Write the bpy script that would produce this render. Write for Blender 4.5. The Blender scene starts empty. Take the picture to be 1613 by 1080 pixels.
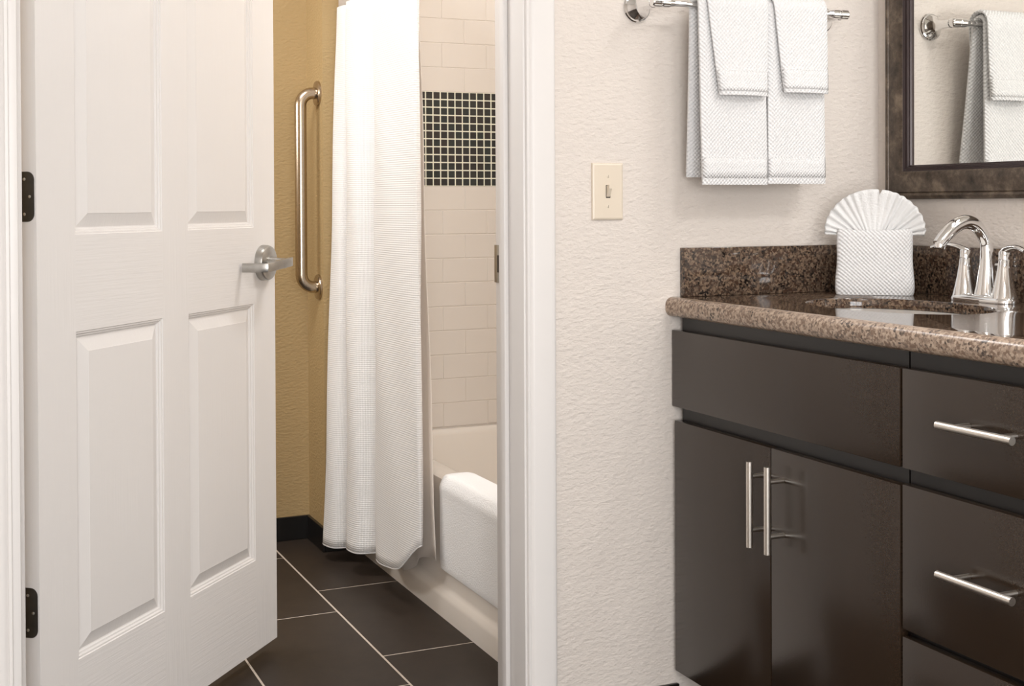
import bpy, bmesh, math, random
from mathutils import Vector, Matrix
random.seed(7)
PI = math.pi
scene = bpy.context.scene
COL = scene.collection

# ------------------------------------------------------------------ camera
H = 1.095                                        # lens height above the floor
YAW, PITCH, ROLL, FPX, CY = 0.421679, -0.011329, 0.0045363, 2036.1, 344.44
fw = Vector((math.sin(YAW) * math.cos(PITCH), math.cos(YAW) * math.cos(PITCH), math.sin(PITCH)))
rt = Vector((math.cos(YAW), -math.sin(YAW), 0)); dn = fw.cross(rt)
c_, s_ = math.cos(ROLL), math.sin(ROLL)
r2 = c_ * rt + s_ * dn; d2 = -s_ * rt + c_ * dn
cam_d = bpy.data.cameras.new('camera'); cam = bpy.data.objects.new('camera', cam_d); COL.objects.link(cam)
cam.matrix_world = Matrix(((r2.x, -d2.x, -fw.x, 0), (r2.y, -d2.y, -fw.y, 0), (r2.z, -d2.z, -fw.z, H), (0, 0, 0, 1)))
cam_d.sensor_fit = 'HORIZONTAL'; cam_d.sensor_width = 36.0
cam_d.lens = 36.0 * FPX / 1613.0
cam_d.shift_y = -(540.0 - CY) / 1613.0
cam_d.clip_start = 0.02
scene.camera = cam

# ------------------------------------------------------------------ world, lamps, exposure
w = bpy.data.worlds.new('world'); scene.world = w; w.use_nodes = True
w.node_tree.nodes['Background'].inputs[0].default_value = (0.9, 0.87, 0.82, 1)
w.node_tree.nodes['Background'].inputs[1].default_value = 0.3
def area(name, loc, size, power, col, rot=(0, 0, 0), size_y=None):
    d = bpy.data.lights.new(name, 'AREA'); d.energy = power; d.color = col; d.size = size
    if size_y: d.shape = 'RECTANGLE'; d.size_y = size_y
    o = bpy.data.objects.new(name, d); COL.objects.link(o); o.location = loc; o.rotation_euler = rot
    return o
area('hall_ceiling_lamp', (1.45, 0.30, 2.40), 0.36, 13, (1.0, 0.995, 0.985))
area('entry_fill', (-0.45, -0.6, 2.40), 0.7, 17, (1.0, 0.995, 0.985))  # added soft fill from behind left, no fixture known there
area('vanity_lamp', (1.80, 1.45, 2.14), 0.12, 2.8, (1.0, 0.985, 0.965), (0, math.radians(18), 0), 0.6)
area('bathroom_ceiling_lamp', (0.45, 3.1, 2.40), 0.50, 18, (0.985, 0.99, 1.0))
area('bathroom_side_fill', (-0.46, 3.90, 1.60), 0.18, 9, (0.985, 0.99, 1.0), (0, math.radians(-82), 0), 0.6)  # added side fill for curtain and mat, no wall fixture known
area('tub_alcove_fill', (1.62, 2.72, 2.40), 0.42, 11.5, (0.985, 0.99, 1.0))  # unseen source added over the tub to brighten tile and liner
area('added_daylight_fill', (-0.1, -1.56, 1.15), 1.7, 60, (0.97, 0.985, 1.0), (math.radians(90), 0, 0), 1.5)   # added low fill from behind the camera, set in a made-up window opening
vs = scene.view_settings
vs.view_transform = 'Standard'; vs.look = 'None'; vs.gamma = 1.0; vs.use_curve_mapping = False
vs.exposure = 0.55

# ------------------------------------------------------------------ materials
def srgb(r, g, b):
    f = lambda v: (v / 255 / 12.92) if v / 255 <= 0.04045 else ((v / 255 + 0.055) / 1.055) ** 2.4
    return (f(r), f(g), f(b), 1)
class NT:
    def __init__(s, name, col, rough=0.5, metal=0.0, spec=0.5):
        s.m = bpy.data.materials.new(name); s.m.use_nodes = True
        s.t = s.m.node_tree; s.n = s.t.nodes; s.l = s.t.links
        s.b = s.n['Principled BSDF']
        s.b.inputs['Base Color'].default_value = col; s.b.inputs['Roughness'].default_value = rough
        s.b.inputs['Metallic'].default_value = metal; s.b.inputs['Specular IOR Level'].default_value = spec
    def node(s, typ, **kw):
        n = s.n.new(typ)
        for k, v in kw.items():
            if k in n.inputs: n.inputs[k].default_value = v
            else: setattr(n, k, v)
        return n
    def coord(s, which='Object', scale=(1, 1, 1), rot=(0, 0, 0)):
        tc = s.node('ShaderNodeTexCoord'); mp = s.node('ShaderNodeMapping')
        mp.inputs['Scale'].default_value = scale; mp.inputs['Rotation'].default_value = rot
        s.l.new(tc.outputs[which], mp.inputs[0]); return mp.outputs[0]
    def bump(s, h, strength, dist):
        b = s.node('ShaderNodeBump'); b.inputs['Strength'].default_value = strength; b.inputs['Distance'].default_value = dist
        s.l.new(h, b.inputs['Height'])
        if s.b.inputs['Normal'].is_linked:
            s.l.new(s.b.inputs['Normal'].links[0].from_socket, b.inputs['Normal'])
        s.l.new(b.outputs[0], s.b.inputs['Normal'])
    def noise(s, vec, scale, detail=3, rough=0.55):
        n = s.node('ShaderNodeTexNoise'); n.inputs['Scale'].default_value = scale
        n.inputs['Detail'].default_value = detail; n.inputs['Roughness'].default_value = rough
        s.l.new(vec, n.inputs['Vector']); return n.outputs['Fac']
    def ramp(s, fac, stops):
        r = s.node('ShaderNodeValToRGB'); e = r.color_ramp.elements
        while len(e) < len(stops): e.new(0.5)
        for el, (p, c) in zip(e, stops): el.position = p; el.color = c
        s.l.new(fac, r.inputs[0]); return r.outputs[0]
    def color(s, sock): s.l.new(sock, s.b.inputs['Base Color'])

def paint(name, c, bumpy=0.75):
    k = NT(name, c, 0.6, 0, 0.3); v = k.coord('Object', (1, 1, 1.9))
    k.color(k.ramp(k.noise(v, 3), [(0.3, tuple(x * 0.97 for x in c[:3]) + (1,)), (0.7, c)]))
    k.bump(k.noise(v, 75, 3, 0.5), bumpy, 0.004); return k.m
def plain(name, c, rough=0.5, metal=0.0, spec=0.5, nscale=0, bump=0, var=0.0):
    k = NT(name, c, rough, metal, spec)
    v = k.coord('Object')
    if nscale:
        f = k.noise(v, nscale)
        if var: k.color(k.ramp(f, [(0.3, tuple(x * (1 - var) for x in c[:3]) + (1,)), (0.7, tuple(min(1, x * (1 + var)) for x in c[:3]) + (1,))]))
        if bump: k.bump(f, bump, 0.001)
    return k.m
def grain(name, c, axis, rough=0.42):
    k = NT(name, c, rough, 0, 0.4)
    sc = {'v': (75, 75, 4.0), 'h': (4.5, 60, 150)}[axis]
    v = k.coord('Object', sc); k.bump(k.noise(v, 1.6, 4, 0.6), 0.22, 0.0022); return k.m
def weave(name, c, pitch, rot, strength, dist, fuzz=0.0):
    k = NT(name, c, 0.9, 0, 0.1)
    k.b.inputs['Sheen Weight'].default_value = 0.15
    v = k.coord('UV', (2 * PI / pitch, 2 * PI / pitch, 1), (0, 0, rot))
    sx = k.node('ShaderNodeSeparateXYZ'); k.l.new(v, sx.inputs[0])
    a = k.node('ShaderNodeMath', operation='SINE'); b = k.node('ShaderNodeMath', operation='SINE'); mu = k.node('ShaderNodeMath', operation='MULTIPLY')
    k.l.new(sx.outputs[0], a.inputs[0]); k.l.new(sx.outputs[1], b.inputs[0]); k.l.new(a.outputs[0], mu.inputs[0]); k.l.new(b.outputs[0], mu.inputs[1])
    k.bump(mu.outputs[0], strength, dist)
    if fuzz: k.bump(k.noise(k.coord('Object'), 260, 3), fuzz, 0.004)
    return k.m
def translucent(m, w_, c):
    nt = m.node_tree; out = nt.nodes['Material Output']; b = nt.nodes['Principled BSDF']
    tr_ = nt.nodes.new('ShaderNodeBsdfTranslucent'); tr_.inputs[0].default_value = c; mx = nt.nodes.new('ShaderNodeMixShader'); mx.inputs[0].default_value = w_
    nt.links.new(b.outputs[0], mx.inputs[1]); nt.links.new(tr_.outputs[0], mx.inputs[2]); nt.links.new(mx.outputs[0], out.inputs[0])
def fluffy(name, c):
    k = NT(name, c, 0.95, 0, 0.1); k.b.inputs['Sheen Weight'].default_value = 0.2
    k.bump(k.noise(k.coord('Object'), 230, 4, 0.75), 0.75, 0.006); return k.m
def granite(name, stops, rough):
    k = NT(name, (0.1, 0.08, 0.06, 1), rough, 0, 0.5)
    vo = k.node('ShaderNodeTexVoronoi'); vo.inputs['Scale'].default_value = 240
    k.l.new(k.coord('Object'), vo.inputs['Vector'])
    sx = k.node('ShaderNodeSeparateXYZ'); k.l.new(vo.outputs['Color'], sx.inputs[0])
    ad = k.node('ShaderNodeMath', operation='MULTIPLY_ADD'); ad.inputs[1].default_value = 0.72; ad.inputs[2].default_value = -0.22
    n2 = k.noise(k.coord('Object'), 38, 4, 0.7)
    n3 = k.node('ShaderNodeMath', operation='ADD'); k.l.new(sx.outputs[0], ad.inputs[0])
    k.l.new(ad.outputs[0], n3.inputs[0]); k.l.new(n2, n3.inputs[1])
    k.color(k.ramp(n3.outputs[0], stops)); return k.m

M = {}
M['wall'] = paint('beige_wall_paint', srgb(218, 209, 201))
M['gold'] = paint('tan_wall_paint', srgb(172, 147, 105), 0.55)
M['ceil'] = paint('ceiling_paint', srgb(236, 231, 224), 0.3)
M['trim'] = plain('white_trim_paint', srgb(223, 219, 216), 0.4, nscale=30, bump=0.05)
DW = srgb(217, 213, 210)
M['door_v'] = grain('white_door_vertical_grain', DW, 'v'); M['door_h'] = grain('white_door_horizontal_grain', DW, 'h')
M['hinge'] = plain('dark_bronze_metal', srgb(84, 82, 78), 0.42, 0.9, nscale=60, var=0.1)
M['screw'] = plain('screw_metal', srgb(200, 200, 196), 0.3, 1.0, nscale=60, var=0.05)
M['satin'] = plain('satin_chrome', srgb(172, 170, 166), 0.3, 1.0, nscale=90, var=0.05)
M['steel'] = plain('brushed_stainless', srgb(186, 172, 154), 0.24, 1.0, nscale=90, var=0.05)
M['nickel'] = plain('brushed_nickel', srgb(226, 219, 210), 0.33, 1.0, nscale=90, var=0.04)
M['chrome'] = plain('polished_chrome', srgb(236, 236, 236), 0.05, 1.0, nscale=20, var=0.01)
M['base'] = plain('black_base_tile', srgb(17, 14, 12), 0.3, nscale=40, var=0.15)
k = NT('dark_floor_tile', srgb(50, 42, 36), 0.5, 0, 0.3)
f1 = k.noise(k.coord('Object'), 14, 6, 0.7); k.color(k.ramp(f1, [(0.25, srgb(41, 33, 28)), (0.75, srgb(53, 44, 37))])); k.bump(k.noise(k.coord('Object'), 220, 3), 0.1, 0.001); M['ftile'] = k.m
M['grout'] = plain('pale_floor_grout', srgb(190, 178, 165), 0.8, nscale=120, var=0.08)
M['wgrout'] = plain('cream_grout', srgb(220, 211, 202), 0.8, nscale=120, var=0.03)
M['mgrout'] = plain('pale_mosaic_grout', srgb(232, 230, 212), 0.8, nscale=120, var=0.03)
M['tile'] = plain('cream_ceramic_tile', srgb(222, 214, 206), 0.22, nscale=4, var=0.015)
M['mosaic'] = [plain('dark_mosaic_glaze_%d' % i, c, 0.25, nscale=80, var=0.15) for i, c in enumerate((srgb(44, 43, 41), srgb(38, 36, 36), srgb(46, 40, 38), srgb(37, 42, 41)))]
M['tub'] = plain('cream_enamel', srgb(226, 218, 209), 0.22, nscale=3, var=0.01)
M['curtain'] = weave('white_waffle_cloth', srgb(243, 242, 241), 0.0085, PI / 4, 0.38, 0.0019)
M['liner'] = weave('white_liner_cloth', srgb(240, 233, 226), 0.006, 0, 0.1, 0.0008)
translucent(M['liner'], 0.5, srgb(244, 238, 232)); translucent(M['curtain'], 0.22, srgb(244, 238, 232))
M['towel'] = weave('white_terry_weave', srgb(228, 227, 227), 0.0085, 0, 0.56, 0.0023, 0.1)
M['band'] = weave('white_towel_band', srgb(227, 226, 226), 0.0072, 0, 0.5, 0.0021, 0.15)
M['mat'] = fluffy('white_mat_pile', srgb(249, 248, 247))
M['fan'] = fluffy('white_washcloth', srgb(246, 245, 244))
M['plate'] = plain('almond_plastic', srgb(219, 206, 188), 0.35, nscale=10, var=0.01)
M['slot'] = plain('dark_gap', srgb(60, 50, 40), 0.7, nscale=10, var=0.05)
k = NT('dark_brown_laminate', srgb(62, 52, 46), 0.24, 0, 0.52)
f1 = k.noise(k.coord('Object', (1, 60, 60)), 6, 4, 0.6); k.color(k.ramp(f1, [(0.25, srgb(41, 30, 21)), (0.75, srgb(49, 37, 27))])); k.bump(k.noise(k.coord('Object'), 240, 2), 0.06, 0.001); M['lam'] = k.m
M['carc'] = plain('black_brown_carcass', srgb(19, 16, 14), 0.35, nscale=30, var=0.1)
M['gran'] = granite('brown_granite', [(0.22, srgb(20, 16, 14)), (0.40, srgb(58, 47, 40)), (0.55, srgb(88, 73, 61)), (0.72, srgb(124, 104, 86)), (0.9, srgb(66, 48, 38))], 0.06)
M['gran_edge'] = granite('honed_granite_edge', [(0.2, srgb(58, 47, 41)), (0.36, srgb(122, 104, 90)), (0.52, srgb(160, 139, 121)), (0.72, srgb(182, 162, 143)), (0.9, srgb(120, 98, 82))], 0.3)
M['sink'] = plain('white_porcelain', srgb(246, 243, 238), 0.12, nscale=5, var=0.005)
M['glass'] = plain('mirror_silver', (0.93, 0.93, 0.90, 1), 0.0, 1.0, nscale=5, var=0.002)
k = NT('aged_bronze_frame', srgb(92, 76, 62), 0.36, 0.35, 0.5)
f1 = k.noise(k.coord('Object'), 26, 6, 0.72); k.color(k.ramp(f1, [(0.3, srgb(44, 36, 31)), (0.52, srgb(88, 76, 65)), (0.72, srgb(132, 117, 101))])); k.bump(f1, 0.1, 0.002); M['frame'] = k.m
M['lip'] = plain('dark_frame_lip', srgb(52, 40, 40), 0.3, 0.3, nscale=30, var=0.1)

# ------------------------------------------------------------------ mesh helpers
def tag(o, label=None, cat=None, group=None, kind=None):
    if label: o['label'] = label
    if cat: o['category'] = cat
    if group: o['group'] = group
    if kind: o['kind'] = kind
    return o
def thing(name, label, cat, loc=(0, 0, 0), rz=0.0, group=None, kind=None):
    o = bpy.data.objects.new(name, None); COL.objects.link(o)
    o.location = loc; o.rotation_euler = (0, 0, rz); o.empty_display_size = 0.05
    return tag(o, label, cat, group, kind)
def depth_loc(p):
    v = Vector((0, 0, 0))
    while p is not None: v = v + Vector(p.location); p = p.parent
    return v
def obj(name, bm, mat, parent=None, smooth=True, local=False, angle=35, base=None):
    """bm is in world coordinates, or with local=True in the parent's frame"""
    bmesh.ops.remove_doubles(bm, verts=bm.verts, dist=1e-6)
    bmesh.ops.recalc_face_normals(bm, faces=bm.faces)
    me = bpy.data.meshes.new(name)
    vv = [v.co for v in bm.verts]
    lo = Vector([min(v[i] for v in vv) for i in range(3)]); hi = Vector([max(v[i] for v in vv) for i in range(3)])
    org = Vector(((lo.x + hi.x) / 2, (lo.y + hi.y) / 2, lo.z)) if base is None else Vector(base)
    bm.transform(Matrix.Translation(-org))
    if smooth:
        for f in bm.faces: f.smooth = True
        for e in bm.edges:
            if len(e.link_faces) == 2 and e.calc_face_angle(0) > math.radians(angle): e.smooth = False
            elif len(e.link_faces) != 2: e.smooth = True
    bm.to_mesh(me); bm.free()
    for m in (mat if isinstance(mat, (list, tuple)) else [mat]): me.materials.append(m)
    o = bpy.data.objects.new(name, me); COL.objects.link(o)
    if parent is not None:
        o.parent = parent
        o.location = org if local else org - depth_loc(parent)
    else: o.location = org
    return o
def B(): return bmesh.new()
def box(bm, x0, x1, y0, y1, z0, z1, bev=0.0, seg=2):
    vs_ = [bm.verts.new((x, y, z)) for x in (x0, x1) for y in (y0, y1) for z in (z0, z1)]
    fs = [bm.faces.new([vs_[i] for i in q]) for q in ((0, 1, 3, 2), (4, 6, 7, 5), (0, 4, 5, 1), (2, 3, 7, 6), (0, 2, 6, 4), (1, 5, 7, 3))]
    if bev:
        es = {e for f in fs for e in f.edges}
        bmesh.ops.bevel(bm, geom=list(es), offset=bev, segments=seg, affect='EDGES', profile=0.5)
    return bm
def frames(pts):
    ts = []
    for i in range(len(pts)):
        a = pts[max(0, i - 1)]; b = pts[min(len(pts) - 1, i + 1)]; ts.append((b - a).normalized())
    up = Vector((0, 0, 1)) if abs(ts[0].z) < 0.9 else Vector((1, 0, 0))
    u = (up - ts[0] * up.dot(ts[0])).normalized(); out = []
    for t in ts:
        u = (u - t * u.dot(t)).normalized(); out.append((t, u, t.cross(u)))
    return out
def tube(bm, pts, rad, n=16, caps=True, sy=None):
    """rad: number or list; sy: second radius list for elliptical sections"""
    pts = [Vector(p) for p in pts]; fr = frames(pts); rings = []
    for i, (p, (t, u, v)) in enumerate(zip(pts, fr)):
        r = rad[i] if isinstance(rad, (list, tuple)) else rad
        q = (sy[i] if isinstance(sy, (list, tuple)) else sy) if sy is not None else r
        rings.append([bm.verts.new(p + u * (r * math.cos(2 * PI * k / n)) + v * (q * math.sin(2 * PI * k / n))) for k in range(n)])
    for a, b in zip(rings, rings[1:]):
        for k in range(n): bm.faces.new((a[k], a[(k + 1) % n], b[(k + 1) % n], b[k]))
    if caps: bm.faces.new(rings[0]); bm.faces.new(rings[-1])
    return bm
def lathe(bm, c, axis, prof, n=32):
    """prof: list of (distance along axis, radius)"""
    c = Vector(c); a = Vector(axis).normalized()
    u = (Vector((0, 0, 1)) if abs(a.z) < 0.9 else Vector((1, 0, 0))); u = (u - a * u.dot(a)).normalized(); v = a.cross(u)
    rings = [[bm.verts.new(c + a * d + u * (r * math.cos(2 * PI * k / n)) + v * (r * math.sin(2 * PI * k / n))) for k in range(n)] for d, r in prof]
    for p, q in zip(rings, rings[1:]):
        for k in range(n): bm.faces.new((p[k], p[(k + 1) % n], q[(k + 1) % n], q[k]))
    bm.faces.new(rings[0]); bm.faces.new(rings[-1]); return bm
def loft(bm, rings, close=True, cap0=True, cap1=True):
    R = [[bm.verts.new(p) for p in r] for r in rings]; n = len(R[0])
    for a, b in zip(R, R[1:]):
        for k in range(n if close else n - 1): bm.faces.new((a[k], a[(k + 1) % n], b[(k + 1) % n], b[k]))
    if cap0: bm.faces.new(R[0])
    if cap1: bm.faces.new(R[-1])
    return bm
def rrect(x0, x1, y0, y1, z, r, n=6):
    out = []
    for cx, cy, a0 in ((x1 - r, y1 - r, 0), (x0 + r, y1 - r, 90), (x0 + r, y0 + r, 180), (x1 - r, y0 + r, 270)):
        for i in range(n + 1):
            a = math.radians(a0 + 90 * i / n); out.append((cx + r * math.cos(a), cy + r * math.sin(a), z))
    return out
def prism(bm, poly, z0, z1):
    return loft(bm, [[(x, y, z0) for x, y in poly], [(x, y, z1) for x, y in poly]])
def catmull(P, n):
    P = [Vector(p) for p in P]; Q = [2 * P[0] - P[1]] + P + [2 * P[-1] - P[-2]]; out = []
    for i in range(1, len(Q) - 2):
        for j in range(n):
            t = j / n; a, b, c, d = Q[i - 1:i + 3]
            out.append(0.5 * ((2 * b) + (c - a) * t + (2 * a - 5 * b + 4 * c - d) * t * t + (3 * b - a - 3 * c + d) * t ** 3))
    return out + [P[-1]]
def shared(name, me, loc, parent, mat=None):
    o = bpy.data.objects.new(name, me); COL.objects.link(o); o.parent = parent; o.location = Vector(loc) - depth_loc(parent)
    return o
def box_mesh(name, sx, sy, sz, bev, mat, seg=1):
    bm = B(); box(bm, -sx / 2, sx / 2, -sy / 2, sy / 2, -sz / 2, sz / 2, bev, seg)
    bmesh.ops.recalc_face_normals(bm, faces=bm.faces)
    me = bpy.data.meshes.new(name); bm.to_mesh(me); bm.free(); me.materials.append(mat); return me

# ------------------------------------------------------------------ the setting
WA, WAB = 2.295, 2.425            # hall face and bathroom face of the door wall
WB = 1.925                        # mirror wall
XL, XBL, YF = -1.35, -0.55, -1.5  # left wall, bathroom left wall, wall behind the camera
TW, FW, XW, XT = 3.96, 4.15, 1.125, 1.99   # tub end wall, far wall, wing side, tub long wall
CZ = 2.44
OX0, OX1, OZ = 0.112, 1.071, 2.075          # rough door opening
def struct(name, bm, mat, label, cat):
    return tag(obj(name, bm, mat, smooth=False), label, cat, kind='structure')
bm = B(); box(bm, XL - 0.1, XT + 0.1, YF - 0.1, FW + 0.1, -0.1, -0.0009)
floor = struct('floor', bm, M['grout'], 'dark brown rectangular floor tiles with thin pale grout', 'floor')
bm = B(); box(bm, XL - 0.1, XT + 0.1, YF - 0.1, FW + 0.1, CZ, CZ + 0.1)
struct('ceiling', bm, M['ceil'], 'plain off-white ceiling overhead', 'ceiling')
bm = B()
box(bm, XL, OX0, WA, 2.36, 0, CZ); box(bm, OX1, WB, WA, 2.36, 0, CZ); box(bm, OX0, OX1, WA, 2.36, OZ, CZ)
struct('wall_back', bm, M['wall'], 'textured beige wall with the bathroom doorway, light switch and towel bar', 'wall')
bm = B()
box(bm, XBL, OX0, 2.36, WAB, 0, CZ); box(bm, OX1, XT, 2.36, WAB, 0, CZ); box(bm, OX0, OX1, 2.36, WAB, OZ, CZ)
struct('wall_bathroom_front', bm, M['gold'], 'tan bathroom side of the doorway wall', 'wall')
bm = B(); box(bm, WB, WB + 0.1, YF, WA, 0, CZ)
struct('wall_right', bm, M['wall'], 'textured beige wall behind the mirror and vanity', 'wall')
bm = B(); box(bm, XL - 0.1, XL, YF, WA, 0, CZ)
struct('wall_left', bm, M['wall'], 'plain beige wall of the entry to the left', 'wall')
bm = B()
box(bm, XL - 0.1, -0.95, YF - 0.1, YF, 0, CZ); box(bm, 0.75, WB + 0.1, YF - 0.1, YF, 0, CZ); box(bm, -0.95, 0.75, YF - 0.1, YF, 0, 0.40); box(bm, -0.95, 0.75, YF - 0.1, YF, 1.90, CZ)  # opening cut for the added daylight fill
struct('wall_front', bm, M['wall'], 'plain beige wall facing the bathroom doorway', 'wall')
bm = B(); box(bm, XBL - 0.1, XBL, WAB, FW, 0, CZ)
struct('wall_bathroom_left', bm, M['gold'], 'tan bathroom wall behind the open door', 'wall')
bm = B(); box(bm, XBL - 0.1, XW, FW, FW + 0.1, 0, CZ)
struct('wall_bathroom_back', bm, M['gold'], 'tan wall at the far end of the bathroom', 'wall')
bm = B(); box(bm, XW, XT + 0.1, TW, FW + 0.1, 0, CZ)
wte = struct('wall_tub_end', bm, M['gold'], 'tan wing wall carrying the grab bar and the tiled end of the tub alcove', 'wall')
bm = B(); box(bm, XT, XT + 0.1, WAB, TW, 0, CZ)
wts = struct('wall_tub_side', bm, M['wgrout'], 'cream tiled long wall beside the bathtub', 'wall')

wn = thing('added_window_1', 'added white framed window, unseen, in the wall facing the doorway', 'window', (-0.1, YF, 0.40), kind='structure')  # no window known here, added to carry the daylight fill
for a_ in ((-0.95, -0.90, 0.40, 1.90), (0.70, 0.75, 0.40, 1.90), (-0.90, 0.70, 0.40, 0.45), (-0.90, 0.70, 1.85, 1.90), (-0.12, -0.08, 0.45, 1.85)):
    bm = B(); box(bm, a_[0], a_[1], YF - 0.05, YF + 0.005, a_[2], a_[3], 0.003); obj('added_window_frame', bm, M['trim'], wn)

# floor tiles, one by one, third-offset rows
TX, TY, G = 0.307, 0.582, 0.0056
me_full = box_mesh('floor_tile', TX - G, TY - G, 0.012, 0.0006, M['ftile'])
for ix in range(-8, 4):
    x0 = 0.988 + ix * TX
    if x0 + TX < XL + 0.02 or x0 > XT: continue
    off = 3.565 + (ix * 0.202)
    ya = off - math.ceil((off - YF) / TY) * TY
    while ya < FW:
        a, b = max(ya, YF), min(ya + TY, FW); xa, xb = max(x0, XL), min(x0 + TX, XT)
        if xa > 1.14 and a > TW: a = b
        if xa > 1.235 and a > WAB and b - a > 0: a = b              # under the tub
        if b - a > 0.02 and xb - xa > 0.02:
            if abs(b - a - TY) < 1e-4 and abs(xb - xa - TX) < 1e-4:
                shared('floor_tile', me_full, ((xa + xb) / 2, (a + b) / 2, -0.006), floor)
            else:
                shared('floor_tile', box_mesh('floor_tile', xb - xa - G, b - a - G, 0.012, 0.0006, M['ftile']), ((xa + xb) / 2, (a + b) / 2, -0.006), floor)
        ya += TY

# tub end wall: cream running-bond tile, dark mosaic band, cream again
AX0, AX1 = 1.245, XT
bm = B(); box(bm, AX0, AX1, TW - 0.0066, TW, 0.30, CZ - 0.02); obj('tile_bed', bm, M['wgrout'], wte, smooth=False)
bm = B(); box(bm, AX0, AX1, TW - 0.0088, TW - 0.0066, 1.155, 1.463); obj('mosaic_bed', bm, M['mgrout'], wte, smooth=False)
RH, RH2, TL, TG = 0.0790, 0.0797, 0.158, 0.0018
full_lo = box_mesh('wall_tile', TL - TG, 0.007, RH - TG, 0.0015, M['tile'], 2)
full_hi = box_mesh('wall_tile', TL - TG, 0.007, RH2 - TG, 0.0015, M['tile'], 2)
def tile_row(z0, h, joint, full):
    x = joint - math.ceil((joint - AX0) / TL) * TL
    while x < AX1:
        a, b = max(x, AX0), min(x + TL, AX1)
        if b - a > 0.012:
            me = full if b - a > TL - 1e-4 else box_mesh('wall_tile', b - a - TG, 0.007, h - TG, 0.0015, M['tile'], 2)
            shared('wall_tile', me, ((a + b) / 2, TW - 0.0045, z0 + h / 2), wte)
        x += TL
for kk in range(10): tile_row(0.365 + kk * RH, RH, 1.602 if kk % 2 else 1.523, full_lo)
for kk in range(12): tile_row(1.463 + kk * RH2, RH2, 1.602 if kk % 2 == 0 else 1.523, full_hi)
MP = 0.0257
mm = [box_mesh('mosaic_tile', MP - 0.0036, 0.006, MP - 0.0036, 0.0008, m) for m in M['mosaic']]
rest = B()
for c in range(-9, 21):
    xa = 1.4663 + c * MP
    if xa < AX0 or xa + MP > AX1: continue
    for r in range(12):
        z = 1.155 + (r + 0.5) * MP
        if -5 <= c <= 14: shared('mosaic_tile', random.choice(mm), (xa + MP / 2, TW - 0.0065, z), wte)
        else: box(rest, xa + 0.0018, xa + MP - 0.0018, TW - 0.0095, TW - 0.0035, z - MP / 2 + 0.0018, z + MP / 2 - 0.0018)
tag(obj('mosaic_remainder', rest, M['mosaic'][0], wte, smooth=False), kind='stuff')
# tile on the long tub wall (hidden from here, joined)
bm = B()
for kk in range(26):
    z0 = 0.365 + kk * RH; y = WAB - (TL / 2 if kk % 2 else 0)
    while y < TW:
        a, b = max(y, WAB), min(y + TL, TW - 0.008)
        if b - a > 0.02: box(bm, XT - 0.007, XT, a + 0.001, b - 0.001, z0 + 0.001, z0 + RH - 0.001)
        y += TL
tag(obj('wall_tile_field', bm, M['tile'], wts, smooth=False), kind='stuff')

# black bases
bm = B(); box(bm, OX1 + 0.045, 1.40, WA - 0.010, WA, 0, 0.104, 0.002); struct('baseboard_back', bm, M['base'], 'black tile base along the beige wall beside the vanity', 'baseboard')
bm = B(); box(bm, XL, 0.045, WA - 0.010, WA, 0, 0.104, 0.002); struct('baseboard_left', bm, M['base'], 'black tile base left of the doorway', 'baseboard')
bm = B(); box(bm, XBL, XW, FW - 0.010, FW, 0, 0.077, 0.002); struct('baseboard_bathroom_back', bm, M['base'], 'black tile base under the far tan bathroom wall', 'baseboard')
bm = B(); box(bm, XW - 0.010, XW, TW - 0.010, FW - 0.010, 0, 0.077, 0.002); box(bm, XW, 1.222, TW - 0.010, TW, 0, 0.077, 0.002)
struct('baseboard_bathroom_wing', bm, M['base'], 'black tile base wrapping the wing wall below the grab bar', 'baseboard')

# ------------------------------------------------------------------ door frame
JX0, JX1 = 0.130, 1.052
tr = thing('trim_1', 'white moulded door frame around the bathroom doorway', 'door frame', ((JX0 + JX1) / 2, WA, 0), kind='structure')
bm = B(); box(bm, JX1, OX1, WA - 0.004, WAB + 0.003, 0, OZ - 0.019, 0.0025); obj('jamb', bm, M['trim'], tr)
bm = B(); box(bm, OX0, JX0, WA - 0.004, WAB + 0.003, 0, OZ - 0.019, 0.0025); obj('jamb', bm, M['trim'], tr)
bm = B(); box(bm, OX0, OX1, WA - 0.004, WAB + 0.003, OZ - 0.019, OZ, 0.0025); obj('head_jamb', bm, M['trim'], tr)
bm = B(); box(bm, JX1 - 0.0105, JX1, 2.361, 2.389, 0, OZ - 0.019, 0.0025); obj('door_stop', bm, M['trim'], tr)
bm = B(); box(bm, JX0, JX0 + 0.0105, 2.361, 2.389, 0, OZ - 0.019, 0.0025); obj('door_stop', bm, M['trim'], tr)
def casing(xi, sgn, y, out, z1):
    # colonial casing: bead, cove, flat, rounded back edge (w = distance from inner edge, t = thickness)
    P = [(0, 0), (0, .0085), (.0015, .0105), (.006, .0105), (.0075, .0085), (.0085, .0095), (.0125, .0125), (.016, .0135), (.050, .0165), (.056, .0165), (.0595, .015), (.061, .0115), (.061, 0)]
    bm = B(); prism(bm, [(xi + sgn * a, y + out * b) for a, b in P], 0, z1); return bm
obj('casing', casing(1.0565, 1, WA, -1, 2.12), M['trim'], tr, angle=50)
obj('casing', casing(0.1165, -1, WA, -1, 2.12), M['trim'], tr, angle=50)
obj('casing', casing(1.0565, 1, WAB, 1, 2.12), M['trim'], tr, angle=50)
bm = B(); box(bm, 0.1165 - 0.061, 1.0565 + 0.061, WA - 0.0165, WA, OZ - 0.01, OZ + 0.055, 0.003); obj('head_casing', bm, M['trim'], tr)
bm = B(); box(bm, JX1 - 0.0016, JX1 + 0.001, 2.396, WAB + 0.006, 0.935, 1.012, 0.0007); sp = obj('strike_plate', bm, M['satin'], tr); tag(sp, 'brushed metal strike plate')
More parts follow.
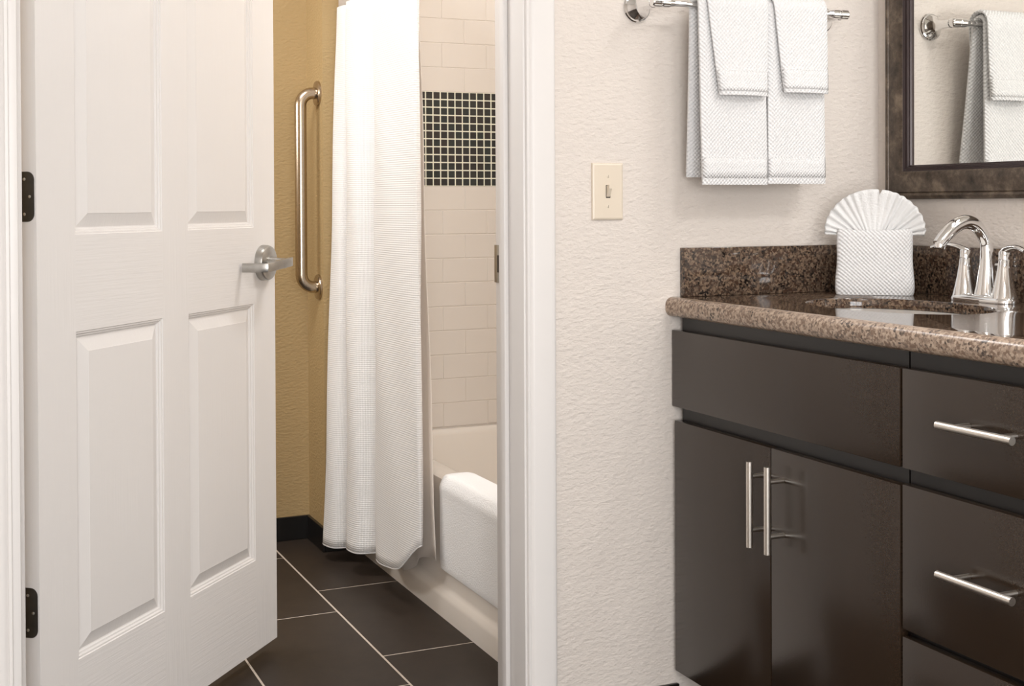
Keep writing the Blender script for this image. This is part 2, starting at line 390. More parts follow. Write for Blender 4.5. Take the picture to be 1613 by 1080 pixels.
bm = B(); box(bm, JX1 - 0.0022, JX1 - 0.0014, 2.402, 2.416, 0.956, 0.991); obj('latch_hole', bm, M['slot'], sp)

# ------------------------------------------------------------------ door
DA = math.radians(49.335); DWID, DT, DZ0, DZ1 = 0.914, 0.035, 0.035, 2.045
Cx, Cy = 0.76386, 3.12356
hx, hy = Cx - math.cos(DA) * DWID, Cy - math.sin(DA) * DWID
door = thing('door_1', 'white six-panel door standing half open into the bathroom', 'door', (hx, hy, 0), DA, kind='structure')
# local frame: x along the door from hinge to latch, y = 0 on the hall face and +DT on the bathroom face
XS = [(0, .112), (.409, .510), (.807, .914)]
ZS = [(DZ0, .252), (.862, 1.042), (1.630, 1.735), (1.930, DZ1)]
def dpart(name, bm, m, par=door, **kw): return obj(name, bm, m, par, local=True, **kw)
for a, b in XS:
    bm = B(); box(bm, a, b, 0, DT, DZ0, DZ1); dpart('stile', bm, M['door_v'])
for a, b in ((.112, .409), (.510, .807)):
    for z0, z1 in ZS:
        bm = B(); box(bm, a, b, 0, DT, z0, z1); dpart('rail', bm, M['door_h'])
    for z0, z1 in zip([q[1] for q in ZS][:3], [q[0] for q in ZS][1:]):
        bm = B()
        prof = [(0, 0), (.0015, .0022), (.0045, .0025), (.0065, .0060), (.0095, .0066), (.0115, .0096), (.0135, .0100), (.0385, .0012), (.0395, .0004)]
        for side in (0, 1):
            R = [[(x, (dp if side == 0 else DT - dp), z) for x, z in ((a + i, z0 + i), (b - i, z0 + i), (b - i, z1 - i), (a + i, z1 - i))] for i, dp in prof]
            loft(bm, R, cap0=False)
        dpart('panel', bm, M['door_v'], angle=12)
for zc in (0.372, 1.112, 1.85):
    # rounded leaf let into the hinge edge, seen between stop and door
    bm = B(); r = .014; y0, y1, za, zb = .004, DT + .001, zc - .0445, zc + .0445
    poly = [(y1, za), (y1, zb)] + [(y0 + r - r * math.sin(t), zb - r + r * math.cos(t)) for t in [PI / 2 * i / 6 for i in range(7)]] + [(y0 + r - r * math.cos(t), za + r - r * math.sin(t)) for t in [PI / 2 * i / 6 for i in range(7)]]
    loft(bm, [[(-.0012, y, z) for y, z in poly], [(.001, y, z) for y, z in poly]])
    h = dpart('hinge', bm, M['hinge']); tag(h, 'dark metal hinge leaf')
    bm = B(); tube(bm, [(-.004, DT + .006, za), (-.004, DT + .006, zb)], .0058, 14); obj('knuckle', bm, M['hinge'], h, local=True).location = Vector((-.004, DT + .006, za)) - h.location
    for dy, dz in ((.024, .031), (.013, 0), (.024, -.031)):
        bm = B(); lathe(bm, (-.001, dy, zc + dz), (-1, 0, 0), [(0, .0030), (.0008, .0028), (.0014, .0016)], 12)
        o = obj('screw', bm, M['screw'], h, local=True); o.location = o.location - h.location
# lever set, hall side (normal is local -y)
lv = thing('lever_handle', None, None, (0.852, 0, 0.957)); lv.parent = door; lv['label'] = 'satin chrome lever handle'
def lpart(name, bm): return obj(name, bm, M['satin'], lv, local=True)
bm = B(); lathe(bm, (0, 0, 0), (0, -1, 0), [(0, .043), (.013, .0425), (.0185, .040), (.0205, .036), (.021, .016)], 48); lpart('rosette', bm)
bm = B(); lathe(bm, (0, -.0205, 0), (0, -1, 0), [(0, .0155), (.020, .0125), (.030, .012), (.040, .0125)], 28); lpart('neck', bm)
bm = B()
def rsec(cx, cy, cz, ux, uy, a, b):       # flat-bar section: (ux,uy) in-plane thickness direction
    return [(cx + ux * a * i, cy + uy * a * i, cz + b * j) for i, j in ((-1, -.8), (-1, .8), (-.8, 1), (.8, 1), (1, .8), (1, -.8), (.8, -1), (-.8, -1))]
arm = [(.015, -.067, .003, 0, 1), (.0, -.069, .002, 0, 1), (-.06, -.069, -.002, 0, 1), (-.090, -.068, -.005, 0, 1), (-.102, -.065, -.006, .707, .707), (-.107, -.056, -.0065, 1, 0), (-.108, -.035, -.007, 1, 0), (-.108, -.006, -.007, 1, 0)]
loft(bm, [rsec(x, y, z, ux, uy, .0055, .0105) for x, y, z, ux, uy in arm]); lpart('lever', bm)

# ------------------------------------------------------------------ grab bar
gy = 4.012; gx = XW - 0.058
gb = thing('grab_bar', 'stainless steel grab bar mounted upright on the tan wing wall', 'grab bar', (XW, gy, 0.834))
pts = [(XW - .006, gy, 1.450), (gx + .04, gy, 1.450)]
for i in range(1, 9): a = PI / 2 * i / 8; pts.append((gx + .04 - .04 * math.sin(a), gy, 1.450 - .04 + .04 * math.cos(a)))
q = [(x, y, 0.834 + (1.450 - z)) for x, y, z in reversed(pts)]
bm = B(); tube(bm, pts + q, .0188, 20); obj('bar', bm, M['steel'], gb)
for z in (1.450, 0.834):
    bm = B(); lathe(bm, (XW, gy, z), (-1, 0, 0), [(0, .040), (.006, .040), (.0085, .038), (.011, .030), (.012, .02)], 36); obj('flange', bm, M['steel'], gb)

# ------------------------------------------------------------------ bathtub
bm = B(); R = []
Y0, Y1 = WAB + .004, TW - .0085
for x0, x1, y0, y1, z, r in ((1.226, XT - .008, Y0, Y1, 0, .01), (1.226, XT - .008, Y0, Y1, .050, .01), (1.228, XT - .008, Y0, Y1, .060, .01), (1.236, XT - .008, Y0, Y1, .070, .01), (1.242, XT - .008, Y0, Y1, .082, .01),
     (1.242, XT - .008, Y0, Y1, .325, .01), (1.240, XT - .008, Y0, Y1, .345, .012), (1.243, XT - .010, Y0 + .002, Y1, .358, .015), (1.252, XT - .018, Y0 + .01, Y1 - .006, .3635, .018),
     (1.305, 1.930, 2.52, 3.925, .3635, .09), (1.314, 1.922, 2.53, 3.918, .358, .09), (1.320, 1.916, 2.54, 3.912, .345, .09), (1.350, 1.885, 2.60, 3.86, .12, .10), (1.375, 1.86, 2.64, 3.82, .075, .11), (1.43, 1.81, 2.72, 3.74, .06, .11)):
    R.append(rrect(x0, x1, y0, y1, z, r))
loft(bm, R); tag(obj('bathtub', bm, M['tub'], angle=45), 'cream bathtub with a stepped apron in the tiled alcove', 'bathtub')

# ------------------------------------------------------------------ cloth helpers
def sheet(bm, grid, uvs, closed=False):
    """grid[i][j] of points, uvs likewise; quads with uv"""
    uvl = bm.loops.layers.uv.verify()
    V = [[bm.verts.new(p) for p in row] for row in grid]
    for i in range(len(V) - 1):
        for j in range(len(V[0]) - 1):
            f = bm.faces.new((V[i][j], V[i][j + 1], V[i + 1][j + 1], V[i + 1][j]))
            for lp, (a, b) in zip(f.loops, ((i, j), (i, j + 1), (i + 1, j + 1), (i + 1, j))): lp[uvl].uv = uvs[a][b]
def solid(o, t, off=0.0):
    m = o.modifiers.new('thickness', 'SOLIDIFY'); m.thickness = t; m.offset = off; return o
def slab_drape(path, xl, xr, thick, nx=14, wob=0.0, axis='x', bulge=0.0):
    """thick folded cloth following path [(p, z)] (p = y, or x if axis == 'y'); xl/xr = edges as functions of arc length 0..1"""
    P = [Vector((a, b, 0)) for a, b in path]; n = len(P)
    L = [0.0]
    for a, b in zip(P, P[1:]): L.append(L[-1] + (b - a).length)
    bm = B(); uvl = bm.loops.layers.uv.verify(); rings = []; uvr = []
    prof = []
    for j in range(nx + 1): prof.append((j / nx, 1))
    for j in range(nx, -1, -1): prof.append((j / nx, -1))
    for i in range(n):
        t = (P[min(n - 1, i + 1)] - P[max(0, i - 1)]).normalized(); nr = Vector((-t.y, t.x, 0)); s = L[i] / L[-1]
        a, b = xl(s), xr(s); ring = []; ur = []
        for u, sd in prof:
            edge = min(u, 1 - u) * (b - a); rnd = min(1.0, max(0.0, edge / (thick * .9))); hw = thick / 2 * (0.35 + 0.65 * math.sqrt(max(0, 1 - (1 - rnd) ** 2)))
            endr = min(L[i], L[-1] - L[i]); hw *= 0.55 + 0.45 * min(1, endr / (thick * 0.8))
            wv = wob * math.sin(u * 7.0 + 1.3) * (abs(s - .5) * 2) + bulge * math.sin(PI * u) * (abs(s - .5) * 2) ** 2
            q = P[i] + nr * (sd * hw + wv); xx = a + (b - a) * u
            ring.append((xx, q.x, q.y) if axis == 'x' else (q.x, xx, q.y)); ur.append((xx, L[i]))
        rings.append([bm.verts.new(p) for p in ring]); uvr.append(ur)
    m = len(prof)
    for i in range(n - 1):
        for kx in range(m):
            k2 = (kx + 1) % m
            f = bm.faces.new((rings[i][kx], rings[i][k2], rings[i + 1][k2], rings[i + 1][kx]))
            for lp, (p, r_) in zip(f.loops, ((i, kx), (i, k2), (i + 1, k2), (i + 1, kx))): lp[uvl].uv = uvr[p][r_]
    for ri in (0, n - 1):
        for kx in range(nx):
            f = bm.faces.new((rings[ri][kx], rings[ri][kx + 1], rings[ri][m - 2 - kx], rings[ri][m - 1 - kx]))
            for lp, kk_ in zip(f.loops, (kx, kx + 1, m - 2 - kx, m - 1 - kx)): lp[uvl].uv = uvr[ri][kk_]
    return bm

# ------------------------------------------------------------------ shower curtain, liner and rod
bot = [(1.195, 3.925), (1.125, 3.912), (1.093, 3.878), (1.108, 3.815), (1.172, 3.780), (1.150, 3.735), (1.119, 3.705), (1.128, 3.640), (1.192, 3.600), (1.172, 3.550), (1.150, 3.520), (1.143, 3.430), (1.150, 3.320), (1.158, 3.215), (1.166, 3.195), (1.174, 3.200)]
top = [(1.200, 3.945), (1.178, 3.942), (1.163, 3.922), (1.172, 3.865), (1.205, 3.848), (1.175, 3.815), (1.154, 3.795), (1.164, 3.725), (1.211, 3.688), (1.195, 3.645), (1.183, 3.615), (1.178, 3.545), (1.182, 3.430), (1.193, 3.310), (1.203, 3.300), (1.212, 3.315)]
hem = [.046, .046, .045, .046, .052, .064, .069, .069, .074, .078, .080, .084, .104, .178, .19, .19]
NS = 8
cb = catmull([(x, y, 0) for x, y in bot], NS); ct = catmull([(x, y, 0) for x, y in top], NS); ch = catmull([(h_, 0, 0) for h_ in hem], NS)
def curtain_grid(cb, ct, ch, z1, nz):
    arc = [0.0]
    for a, b in zip(cb, cb[1:]): arc.append(arc[-1] + (b - a).length * 1.25)
    g, u = [], []
    for i in range(nz + 1):
        row, ur = [], []
        for j in range(len(cb)):
            z = ch[j].x + (z1 - ch[j].x) * i / nz; tt = max(0, min(1, z / 1.75)); tt = tt ** 0.9
            p = cb[j].lerp(ct[j], tt)
            row.append((p.x + .002 * math.sin(z * 9 + j * .35), p.y, z)); ur.append((arc[j], z))
        g.append(row); u.append(ur)
    return g, u
sc_ = thing('shower_curtain', 'white waffle-weave shower curtain gathered at the far end of the tub', 'curtain', (1.15, 3.55, 0.045))
g, u = curtain_grid(cb, ct, ch, 1.712, 60); bm = B(); sheet(bm, g, u); solid(obj('cloth', bm, M['curtain'], sc_, angle=180), .0022)
g2, u2 = [], []
for z in (1.7, 1.80, 1.90, 1.975):
    row, ur = [], []
    for j in range(len(ct)):
        p = ct[j]; row.append((p.x + .006, p.y, z + (0.012 if z > 1.69 and z < 1.71 else 0))); ur.append((j * .01, z))
    g2.append(row); u2.append(ur)
bm = B(); sheet(bm, g2, u2); solid(obj('header_band', bm, M['liner'], sc_, angle=180), .002)
hb = [tuple(p) for p in g[0]]
bm = B(); tube(bm, [(x, y, z + .002) for x, y, z in hb[2:-2]], .0016, 6); obj('hem', bm, M['curtain'], sc_)
# liner: plain sheet behind, reaching further out
lbot = [(1.214, 3.70), (1.211, 3.60), (1.212, 3.50), (1.196, 3.42), (1.207, 3.34), (1.196, 3.27), (1.203, 3.20), (1.199, 3.152)]
ltop = [(1.226, 3.80), (1.222, 3.72), (1.225, 3.64), (1.214, 3.56), (1.222, 3.48), (1.214, 3.42), (1.221, 3.37), (1.217, 3.335)]
lhem = [.085, .075, .08, .07, .10, .14, .155, .16]
g, u = curtain_grid(catmull([(x, y, 0) for x, y in lbot], 6), catmull([(x, y, 0) for x, y in ltop], 6), catmull([(h_, 0, 0) for h_ in lhem], 6), 1.97, 50)
bm = B(); sheet(bm, g, u); o = solid(obj('shower_curtain_liner', bm, M['liner'], angle=180), .0015)
tag(o, 'thin white liner showing past the near edge of the shower curtain', 'curtain liner')
bm = B(); tube(bm, [(1.197, WAB, 1.99), (1.197, TW, 1.99)], .0125, 16)
tag(obj('shower_rod', bm, M['chrome']), 'chrome rod across the tub alcove carrying the curtain', 'curtain rod')

# bath mat over the tub rim
path = [(1.2335, .128), (1.2325, .16), (1.2325, .24), (1.2325, .32), (1.2315, .345), (1.234, .360), (1.241, .3695), (1.252, .3725), (1.275, .3730), (1.297, .3725), (1.308, .369), (1.316, .361), (1.321, .345), (1.330, .28), (1.340, .21), (1.347, .16)]
def dens(path, n=3):
    return [(p.x, p.y) for p in catmull([(a, b, 0) for a, b in path], n)]
path = [(a - .0045 if b < .355 and a < 1.26 else a, b) for a, b in path]
path = [(a + (.008 if a > 1.29 else 0), b + (.002 if b > .35 else 0)) for a, b in path]
bm = slab_drape(dens(path), lambda s: 2.66, lambda s: 3.212, .009, 20, .0, axis='y')
tag(obj('bath_mat', bm, M['mat'], angle=60), 'white terry bath mat hung over the tub rim', 'bath mat')

# ------------------------------------------------------------------ light switch
ls = thing('light_switch', 'almond toggle light switch on the beige wall', 'light switch', (1.2387, WA, 1.118))
sx0, sx1, sz0, sz1 = 1.2037, 1.2737, 1.0625, 1.1765
bm = B()
R = []
for ins, yy in ((0, 0), (0, .003), (.0012, .0046), (.004, .0058)):
    R.append([(x, WA - yy, z) for x, z in ((sx0 + ins, sz0 + ins), (sx1 - ins, sz0 + ins), (sx1 - ins, sz1 - ins), (sx0 + ins, sz1 - ins))])
loft(bm, R); obj('plate', bm, M['plate'], ls, angle=20)
bm = B(); box(bm, 1.2337, 1.2437, WA - .0061, WA - .005, 1.1065, 1.1325); obj('slot', bm, M['slot'], ls, smooth=False)
bm = B()
loft(bm, [[(1.2348, WA - .005, 1.1075), (1.2426, WA - .005, 1.1075), (1.2426, WA - .005, 1.1310), (1.2348, WA - .005, 1.1310)],
          [(1.2350, WA - .0085, 1.1120), (1.2424, WA - .0085, 1.1120), (1.2424, WA - .0085, 1.1310), (1.2350, WA - .0085, 1.1310)],
          [(1.2354, WA - .0165, 1.1255), (1.2420, WA - .0165, 1.1255), (1.2420, WA - .0165, 1.1335), (1.2354, WA - .0165, 1.1335)]])
bmesh.ops.recalc_face_normals(bm, faces=bm.faces); obj('toggle', bm, M['plate'], ls, smooth=False)
for z in (1.1497, 1.0893):
    bm = B(); lathe(bm, (1.2387, WA - .0055, z), (0, -1, 0), [(0, .0032), (.0008, .0030), (.0013, .0018)], 16); s_o = obj('screw', bm, M['plate'], ls)
    bm = B(); box(bm, 1.2384, 1.2390, WA - .0071, WA - .0066, z - .0026, z + .0026); obj('screw_slot', bm, M['slot'], s_o, smooth=False)

# ------------------------------------------------------------------ towel bar and towels
BZ, BY = 1.4925, 2.215
tb = thing('towel_bar', 'polished chrome towel bar on the beige wall above the counter', 'towel bar', (1.5365, WA, 1.4925))
for x in (1.308, 1.765):
    bm = B(); lathe(bm, (x, WA, BZ), (0, -1, 0), [(0, .0310), (.004, .0310), (.0065, .0290), (.0072, .0265), (.010, .0262), (.0125, .0240), (.020, .0150), (.036, .0100), (.056, .0092), (.068, .0100)], 40); obj('post', bm, M['chrome'], tb)
    sg = 1 if x < 1.5 else -1
    bm = B(); lathe(bm, (x - sg * .012, BY, BZ), (sg, 0, 0), [(0, .004), (.0012, .0085), (.004, .0105), (.020, .0105), (.0215, .0092), (.024, .0092), (.0255, .0102), (.040, .0098), (.0415, .0082), (.052, .0066)], 28); obj('bar_socket', bm, M['chrome'], tb)
bm = B(); tube(bm, [(1.32, BY, BZ), (1.755, BY, BZ)], .0062, 18); obj('bar', bm, M['chrome'], tb)

def over_bar(rad, zf, zb, lean_f=0.0, lean_b=0.0, nfr=26):
    """path in (y, z): front hem up, over the bar, down the back"""
    pts = []
    for i in range(nfr): t = i / nfr; pts.append((BY - rad - lean_f * (1 - t) ** 1.3, zf + (BZ - zf) * t))
    for i in range(9): a = PI * i / 8; pts.append((BY - rad * math.cos(a), BZ + rad * math.sin(a)))
    for i in range(1, nfr + 1): t = i / nfr; pts.append((BY + rad + lean_b * t ** 1.3, BZ + (zb - BZ) * t))
    return pts
def lin(a, b, c):          # front hem value, bar value, back hem value
    return lambda s: (a + (b - a) * s * 2) if s < .5 else (b + (c - b) * (s - .5) * 2)
def long_towel(label, xl, xr, zf, zb, lf, lb, wob):
    path = over_bar(.0165, zf, zb, lf, lb)
    L = BZ - zf
    t = thing('bath_towel', label, 'towel', ((xl(.5) + xr(.5)) / 2, BY, zf), group='long towels on the bar')
    obj('cloth', slab_drape(path, xl, xr, .013, 18, wob), M['towel'], t, angle=60)
    return t, path
def bandpart(t, path, xl, xr, th, wob, z0, z1, bulge=0.0):
    tot = 0.0; L = [0.0]
    for (a, b), (c, d) in zip(path, path[1:]): tot += math.hypot(c - a, d - b); L.append(tot)
    idx = [i for i, p in enumerate(path[: len(path) // 2]) if z0 <= p[1] <= z1]
    bm = B(); g, u = [], []
    for i in idx:
        s = L[i] / tot; a, b = xl(s), xr(s); row, ur = [], []
        p0 = path[max(0, i - 1)]; p1 = path[i + 1]; tx, tz = p1[0] - p0[0], p1[1] - p0[1]; q = math.hypot(tx, tz); nr = (-tz / q, tx / q)
        for j in range(19):
            uu = j / 18; wv = wob * math.sin(uu * 7 + 1.3) * (abs(s - .5) * 2) + bulge * math.sin(PI * uu) * (abs(s - .5) * 2) ** 2
            hw = th / 2 + .0006 if 0 < j < 18 else th / 2 * .35
            row.append((a + (b - a) * uu, path[i][0] + nr[0] * (hw + wv), path[i][1] + nr[1] * (hw + wv))); ur.append((a + (b - a) * uu, L[i]))
        g.append(row); u.append(ur)
    sheet(bm, g, u); solid(obj('border_band', bm, M['band'], t, angle=180), .0012)
xl, xr = lin(1.4005, 1.394, 1.401), lin(1.5555, 1.552, 1.545)
t, p_ = long_towel('long white towel on the left of the towel bar, back layer showing', xl, xr, 1.132, 1.148, .002, .022, .002)
bandpart(t, p_, xl, xr, .013, .002, 1.137, 1.192)
xl, xr = lin(1.5570, 1.560, 1.555), lin(1.7000, 1.698, 1.712)
t, p_ = long_towel('long white towel on the right half of the towel bar, nearest the mirror', xl, xr, 1.134, 1.150, .003, .030, .002)
bandpart(t, p_, xl, xr, .013, .002, 1.139, 1.190)
def hand(label, xl, xr, zf, lf, wob, bulge):
    path = over_bar(.0290, zf, 1.34, lf, -.006, 22)
    t = thing('hand_towel', label, 'towel', ((xl(.5) + xr(.5)) / 2, BY, zf), group='short towels over the long ones')
    obj('cloth', slab_drape(path, xl, xr, .0085, 18, wob, bulge=bulge), M['towel'], t, angle=60)
    bandpart(t, path, xl, xr, .0085, wob, zf + .006, zf + .050, bulge)
hand('short white towel draped over the left long towel', lin(1.4315, 1.405, 1.42), lin(1.5465, 1.553, 1.545), 1.3105, .006, .001, .010)
hand('short white towel draped over the right long towel', lin(1.5870, 1.565, 1.58), lin(1.6965, 1.700, 1.69), 1.3200, .006, .001, .010)

# ------------------------------------------------------------------ mirror
mi = thing('mirror', 'rectangular wall mirror in a mottled bronze frame above the vanity', 'mirror', (WB, 1.75, 1.10))
MY0, MY1, MZ0, MZ1 = 1.15, 2.252, 1.1015, 2.02
def fr_rail(name, ring, mat, angle=25):
    """closed mitred frame: ring = list of (inset, height off the wall)"""
    bm = B()
    R = [[(WB - h_, y, z) for y, z in ((MY0 + i, MZ0 + i), (MY1 - i, MZ0 + i), (MY1 - i, MZ1 - i), (MY0 + i, MZ1 - i))] for i, h_ in ring]
    loft(bm, R, cap0=False, cap1=False); return obj(name, bm, mat, mi, angle=angle)
fr_rail('frame', [(.002, 0), (0, .004), (0, .016), (.002, .019), (.008, .0215), (.0125, .0205), (.014, .0185), (.016, .0205), (.030, .0245), (.046, .0255), (.056, .0235), (.0595, .021), (.0595, .012)], M['frame'])
fr_rail('inner_lip', [(.0595, .0205), (.0605, .0195), (.0630, .0195), (.0640, .0165), (.0690, .0160), (.0700, .0120), (.0725, .0110), (.0730, .0060)], M['lip'])
bm = B(); box(bm, WB - .0065, WB - .001, MY0 + .055, MY1 - .055, MZ0 + .055, MZ1 - .055); obj('mirror_glass', bm, M['glass'], mi, smooth=False)

# ------------------------------------------------------------------ cabinets
FX, CX = 1.387, 1.405                            # panel faces, carcass face
def cabinet(name, label, y0, y1):
    t = thing(name, label, 'cabinet', ((CX + WB) / 2, (y0 + y1) / 2, 0), group='vanity cabinets')
    bm = B(); xa, xb_, ya, yb = CX, WB - .003, y0 + .001, y1 - .001
    box(bm, CX, CX + .018, ya, yb, .135, .8815); box(bm, xb_ - .01, xb_, ya, yb, .135, .8815); box(bm, CX + .018, xb_ - .01, ya, ya + .016, .135, .8815); box(bm, CX + .018, xb_ - .01, yb - .016, yb, .135, .8815); box(bm, CX + .018, xb_ - .01, ya + .016, yb - .016, .135, .151)
    obj('body', bm, M['carc'], t, smooth=False)
    bm = B(); box(bm, CX + .055, WB - .003, y0 + .001, y1 - .001, 0, .135); obj('toe_kick', bm, M['carc'], t, smooth=False)
    return t
def front(t, name, y0, y1, z0, z1):
    bm = B(); box(bm, FX, CX - .0008, y0, y1, z0, z1, .0013, 2); return obj(name, bm, M['lam'], t)
def pull(par, a, b, posts, rad=.0062):
    h = obj('handle', tube(B(), [a, b], rad, 18), M['nickel'], par)
    for p in posts: obj('post', tube(B(), [p, (FX - .0002, p[1], p[2])], .0047, 12), M['nickel'], h)
    return h
HX = 1.352
t = cabinet('sink_cabinet', 'dark brown sink cabinet with two doors against the beige wall', 1.602, 2.279)
front(t, 'false_front', 1.604, 2.2905, .6783, .835)
dl = front(t, 'cabinet_door', 1.9495, 2.281, .135, .650)
dr = front(t, 'cabinet_door', 1.604, 1.9465, .135, .650)
pull(dl, (HX, 1.9640, .625), (HX, 1.9640, .4690), [(HX, 1.964, .598), (HX, 1.964, .500)])
pull(dr, (HX, 1.9090, .625), (HX, 1.9090, .4690), [(HX, 1.909, .598), (HX, 1.909, .500)])
t = cabinet('drawer_cabinet', 'dark brown drawer cabinet beside the sink cabinet', 1.200, 1.600)
for z0, z1, zh in ((.6783, .835, .766), (.4245, .6525, .5445), (.135, .4130, .290)):
    d = front(t, 'drawer', 1.222, 1.5985, z0, z1)
    pull(d, (HX, 1.4830, zh), (HX, 1.3370, zh), [(HX, 1.455, zh), (HX, 1.365, zh)])

# ------------------------------------------------------------------ countertop, backsplash, sink
CT, CB_, SL_ = .9025, .8625, .8825
SX, SY, SA, SB = 1.640, 1.905, .140, .203         # sink centre and half axes (x, y)
co = thing('countertop', 'polished brown granite countertop with backsplash over the dark cabinets', 'countertop', (1.65, 1.75, CB_))
ex, y0c, y1c, xb = 1.393, 1.19, WA - .0005, WB - .0005
N = 120; outer, inner = [], []
angs = sorted(set([2 * PI * i / N for i in range(N)] + [math.atan2(yy - SY, xx - SX) % (2 * PI) for xx in (ex, xb) for yy in (y0c, y1c)]))
for a in angs:
    dx, dy = math.cos(a), math.sin(a)
    tt = min([v for v in [((xb if dx > 0 else ex) - SX) / dx if abs(dx) > 1e-9 else 9, ((y1c if dy > 0 else y0c) - SY) / dy if abs(dy) > 1e-9 else 9]])
    outer.append((SX + dx * tt, SY + dy * tt))
    re = 1 / math.sqrt((dx / SA) ** 2 + (dy / SB) ** 2); inner.append((SX + dx * re, SY + dy * re))
bm = B()
def sc2(p, k): return (SX + (p[0] - SX) * k, SY + (p[1] - SY) * k)
loft(bm, [[(*p, SL_) for p in outer], [(*p, CT) for p in outer], [(*sc2(p, 1.018), CT) for p in inner], [(*sc2(p, 1.006), CT - .0012) for p in inner], [(*p, CT - .004) for p in inner], [(*p, SL_) for p in inner], [(*p, SL_) for p in outer]], cap0=False, cap1=False)
obj('slab', bm, M['gran'], co, angle=30)
bm = B(); hr = (CT - CB_) / 2; zc = (CT + CB_) / 2; sec = []
for i in range(17):
    a = PI / 2 + PI * i / 16
    sec.append((ex + .019 * math.copysign(abs(math.cos(a)) ** .8, math.cos(a)), zc + hr * math.copysign(abs(math.sin(a)) ** .8, math.sin(a))))
loft(bm, [[(x, y0c, z) for x, z in sec], [(x, y1c, z) for x, z in sec]]); obj('front_edge', bm, M['gran_edge'], co)
bm = B(); box(bm, 1.409, WB - .001, WA - .0195, WA - .0005, CT + .0004, 1.0035, .0012); obj('backsplash', bm, M['gran'], co)
bm = B(); box(bm, WB - .0195, WB - .0005, y0c, WA - .0198, CT + .0004, 1.0035, .0012); obj('backsplash', bm, M['gran'], co)
bm = B(); R = []
for k_, z in ((1.10, SL_ - .0005), (1.0, SL_ - .0005), (.985, SL_ - .004), (.96, SL_ - .03), (.90, SL_ - .075), (.75, SL_ - .115), (.5, SL_ - .135), (.12, SL_ - .140)):
    R.append([(SX + SA * k_ * math.cos(2 * PI * i / 64), SY + SB * k_ * math.sin(2 * PI * i / 64), z) for i in range(64)])
R2 = [[(SX + (x - SX) * 1.03 + 0, SY + (y - SY) * 1.03, z - .008) for x, y, z in r] for r in reversed(R)]
loft(bm, R + R2)
sk = thing('sink', 'white oval undermount sink in the granite counter', 'sink', (SX, SY, SL_ - .15)); obj('basin', bm, M['sink'], sk)
bm = B(); lathe(bm, (SX, SY, SL_ - .1405), (0, 0, 1), [(0, .024), (.003, .024), (.0045, .020), (.003, .012)], 24); obj('drain', bm, M['chrome'], sk)

# ------------------------------------------------------------------ faucet
FXc, FYc = 1.852, 1.902
fa = thing('faucet', 'polished chrome two-handle faucet with an arched spout behind the sink', 'faucet', (FXc, FYc, CT))
bm = B()
def stad(hy, rx, z):
    out = []
    for i in range(48):
        a = 2 * PI * i / 48; out.append((FXc + rx * math.cos(a), FYc + math.copysign(hy, math.sin(a)) * (1 if abs(math.sin(a)) > 1e-6 else 0) + rx * math.sin(a), z))
    return out
loft(bm, [stad(.051, .027, CT + .0003), stad(.051, .0275, CT + .004), stad(.051, .026, CT + .009), stad(.051, .021, CT + .013), stad(.051, .017, CT + .0145)]); obj('base', bm, M['chrome'], fa)
def handle_(dy):
    y = FYc + dy
    bm = B(); lathe(bm, (FXc, y, CT + .006), (0, 0, 1), [(0, .0255), (.010, .0235), (.022, .0205), (.040, .0165), (.060, .0130), (.0755, .0108), (.077, .0100)], 32); h = obj('handle_body', bm, M['chrome'], fa)
    bm = B(); lathe(bm, (FXc, y, CT + .0835), (0, 0, 1), [(0, .0105), (.014, .0100), (.017, .0085), (.0185, .005)], 28); obj('handle_hub', bm, M['chrome'], h)
    sg = 1 if dy > 0 else -1
    P = [(FXc + .004, y - sg * .006, CT + .0955), (FXc, y + sg * .004, CT + .101), (FXc - .004, y + sg * .02, CT + .106), (FXc - .009, y + sg * .042, CT + .108), (FXc - .014, y + sg * .062, CT + .104), (FXc - .017, y + sg * .072, CT + .101)]
    P = [tuple(p) for p in catmull(P, 5)]; n = len(P)
    bm = B(); tube(bm, P, [.0068 - .0026 * i / n for i in range(n)], 16, sy=[.0085 + .002 * math.sin(PI * i / n) for i in range(n)]); obj('lever', bm, M['chrome'], h)
handle_(.051); handle_(-.051)
P = [(FXc + .004, FYc, CT + .008), (FXc + .006, FYc, CT + .045), (FXc + .007, FYc, CT + .085), (FXc + .001, FYc, CT + .120), (FXc - .020, FYc, CT + .146), (FXc - .048, FYc, CT + .1545), (FXc - .078, FYc, CT + .144), (FXc - .102, FYc, CT + .124), (FXc - .114, FYc, CT + .112)]
P = [tuple(p) for p in catmull(P, 6)]; n = len(P)
rad = [.0235 - .0125 * min(1, (i / n) / .34) ** .8 if i / n < .34 else .011 + .0025 * math.sin(PI * min(1, (i / n - .34) / .66)) for i in range(n)]
bm = B(); tube(bm, P, rad, 22); sp_ = obj('spout', bm, M['chrome'], fa)
bm = B(); lathe(bm, (FXc - .109, FYc, CT + .1145), (-.25, 0, -1), [(0, .0105), (.008, .0102), (.010, .0095), (.011, .006)], 24); obj('aerator', bm, M['chrome'], sp_)
bm = B(); lathe(bm, (FXc + .024, FYc - .010, CT + .012), (0, 0, 1), [(0, .0025), (.048, .0025), (.050, .004), (.058, .0072), (.062, .0060), (.063, .002)], 18); obj('lift_rod', bm, M['chrome'], fa)

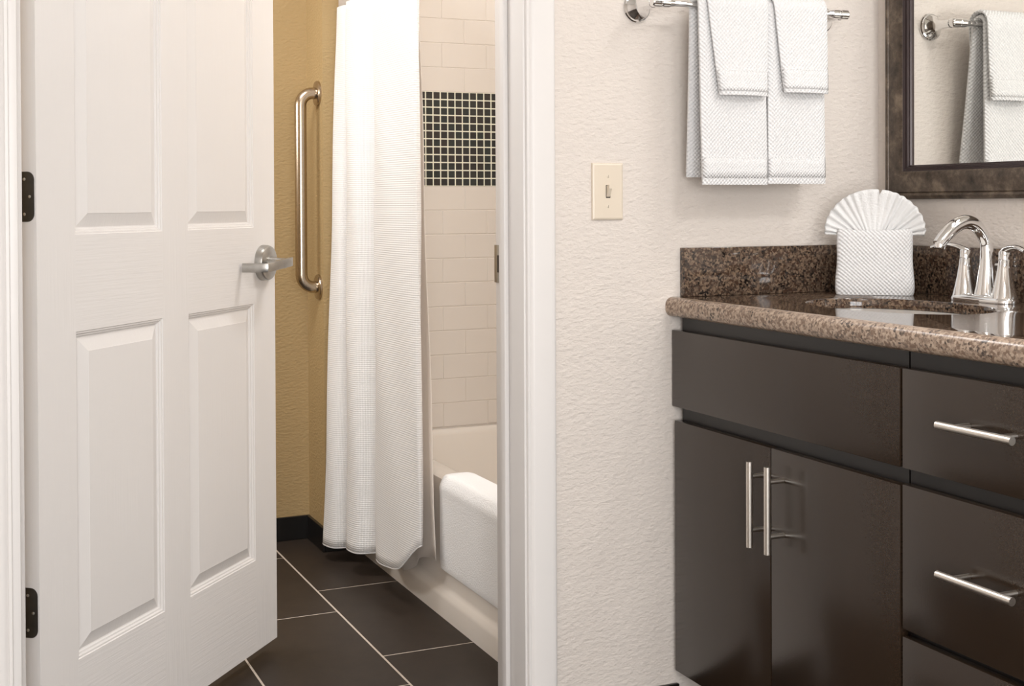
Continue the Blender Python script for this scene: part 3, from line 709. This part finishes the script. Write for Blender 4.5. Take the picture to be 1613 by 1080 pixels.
# ------------------------------------------------------------------ folded towel pocket with a pleated fan
A_, B__ = Vector((1.717, 2.186, 0)), Vector((1.838, 2.079, 0))
ux = (B__ - A_).normalized(); nz_ = Vector((-ux.y, ux.x, 0));  nz_ = nz_ if nz_.y > 0 else -nz_      # into the corner
PW = (B__ - A_).length; mid = (A_ + B__) / 2 + nz_ * .032
ang = math.atan2(ux.y, ux.x)
po = thing('folded_towel', 'white towel folded into an upright pocket with a pleated fan, beside the faucet', 'folded towel', (mid.x, mid.y, CT), ang)
def sup(hx_, hy_, z, n=56, e=.28):
    return [(hx_ * math.copysign(abs(math.cos(2 * PI * i / n)) ** e, math.cos(2 * PI * i / n)), hy_ * math.copysign(abs(math.sin(2 * PI * i / n)) ** e, math.sin(2 * PI * i / n)), z) for i in range(n)]
bm = B(); R = []; PH = .134
for i in range(22):
    t_ = i / 21; z = .0006 + PH * t_; hx_ = PW / 2 * (.985 - .055 * t_ + .012 * math.sin(t_ * 9)); hy_ = .031 * (1 + .05 * math.sin(t_ * 7 + 1)) * (1 - .1 * t_)
    k_ = 1 - .03 * max(0, (0.06 - t_) / .06) - .04 * max(0, (t_ - .95) / .05)
    R.append([(x, y, z + (.004 * (x / hx_) ** 2 * max(0, t_ - .7) / .3)) for x, y, z in sup(hx_ * k_, hy_ * k_, z)])
R.append([(x * .93, y * .8, z - .001) for x, y, z in R[-1]]); R.append([(x * .9, y * .6, z - .014) for x, y, z in R[-1]])
loft(bm, R)
uvl = bm.loops.layers.uv.verify()
for f in bm.faces:
    for lp in f.loops: lp[uvl].uv = (lp.vert.co.x + lp.vert.co.y, lp.vert.co.z)
obj('pocket', bm, M['towel'], po, local=True, angle=60)
bm = B(); NP = 18; g, u = [], []; NA = NP * 8
for j in range(17):
    rr = j / 16; row, ur = [], []
    for i in range(NA + 1):
        f_ = i / NA; th = math.radians(162 - 146 * f_); cc = 1 - abs(2 * f_ - 1)
        tri = math.sin(f_ * NP * 2 * PI + .9 * math.sin(f_ * 19)) * (.8 + .3 * math.sin(f_ * 41))
        mid_ = math.exp(-((f_ - .47) / .16) ** 2)                      # two broad smooth pleats in the middle
        amp = .0055 * (1 - .8 * mid_)
        Rm = .060 + .042 * math.sin(PI * f_) ** .8 + .0016 * tri * (1 - mid_)
        notch = .012 * math.exp(-((f_ - .53) / .006) ** 2) * rr ** 3
        r_ = (Rm - notch) * rr
        x0 = (-.046 + .092 * f_) * (.80 + .10 * rr)
        x = x0 + math.cos(th) * r_; z = PH - .016 + math.sin(th) * r_ - .010 * (1 - cc) ** 3 * rr ** 2
        y = -.006 + amp * tri * (.35 + .65 * rr) - .016 * rr ** 2 * (1 - .5 * cc) + .004 * math.sin(f_ * 9) * rr
        row.append((x, y, z)); ur.append((f_ * .4, rr * .1))
    g.append(row); u.append(ur)
sheet(bm, g, u); solid(obj('fan', bm, M['fan'], po, local=True, angle=180), .0022)
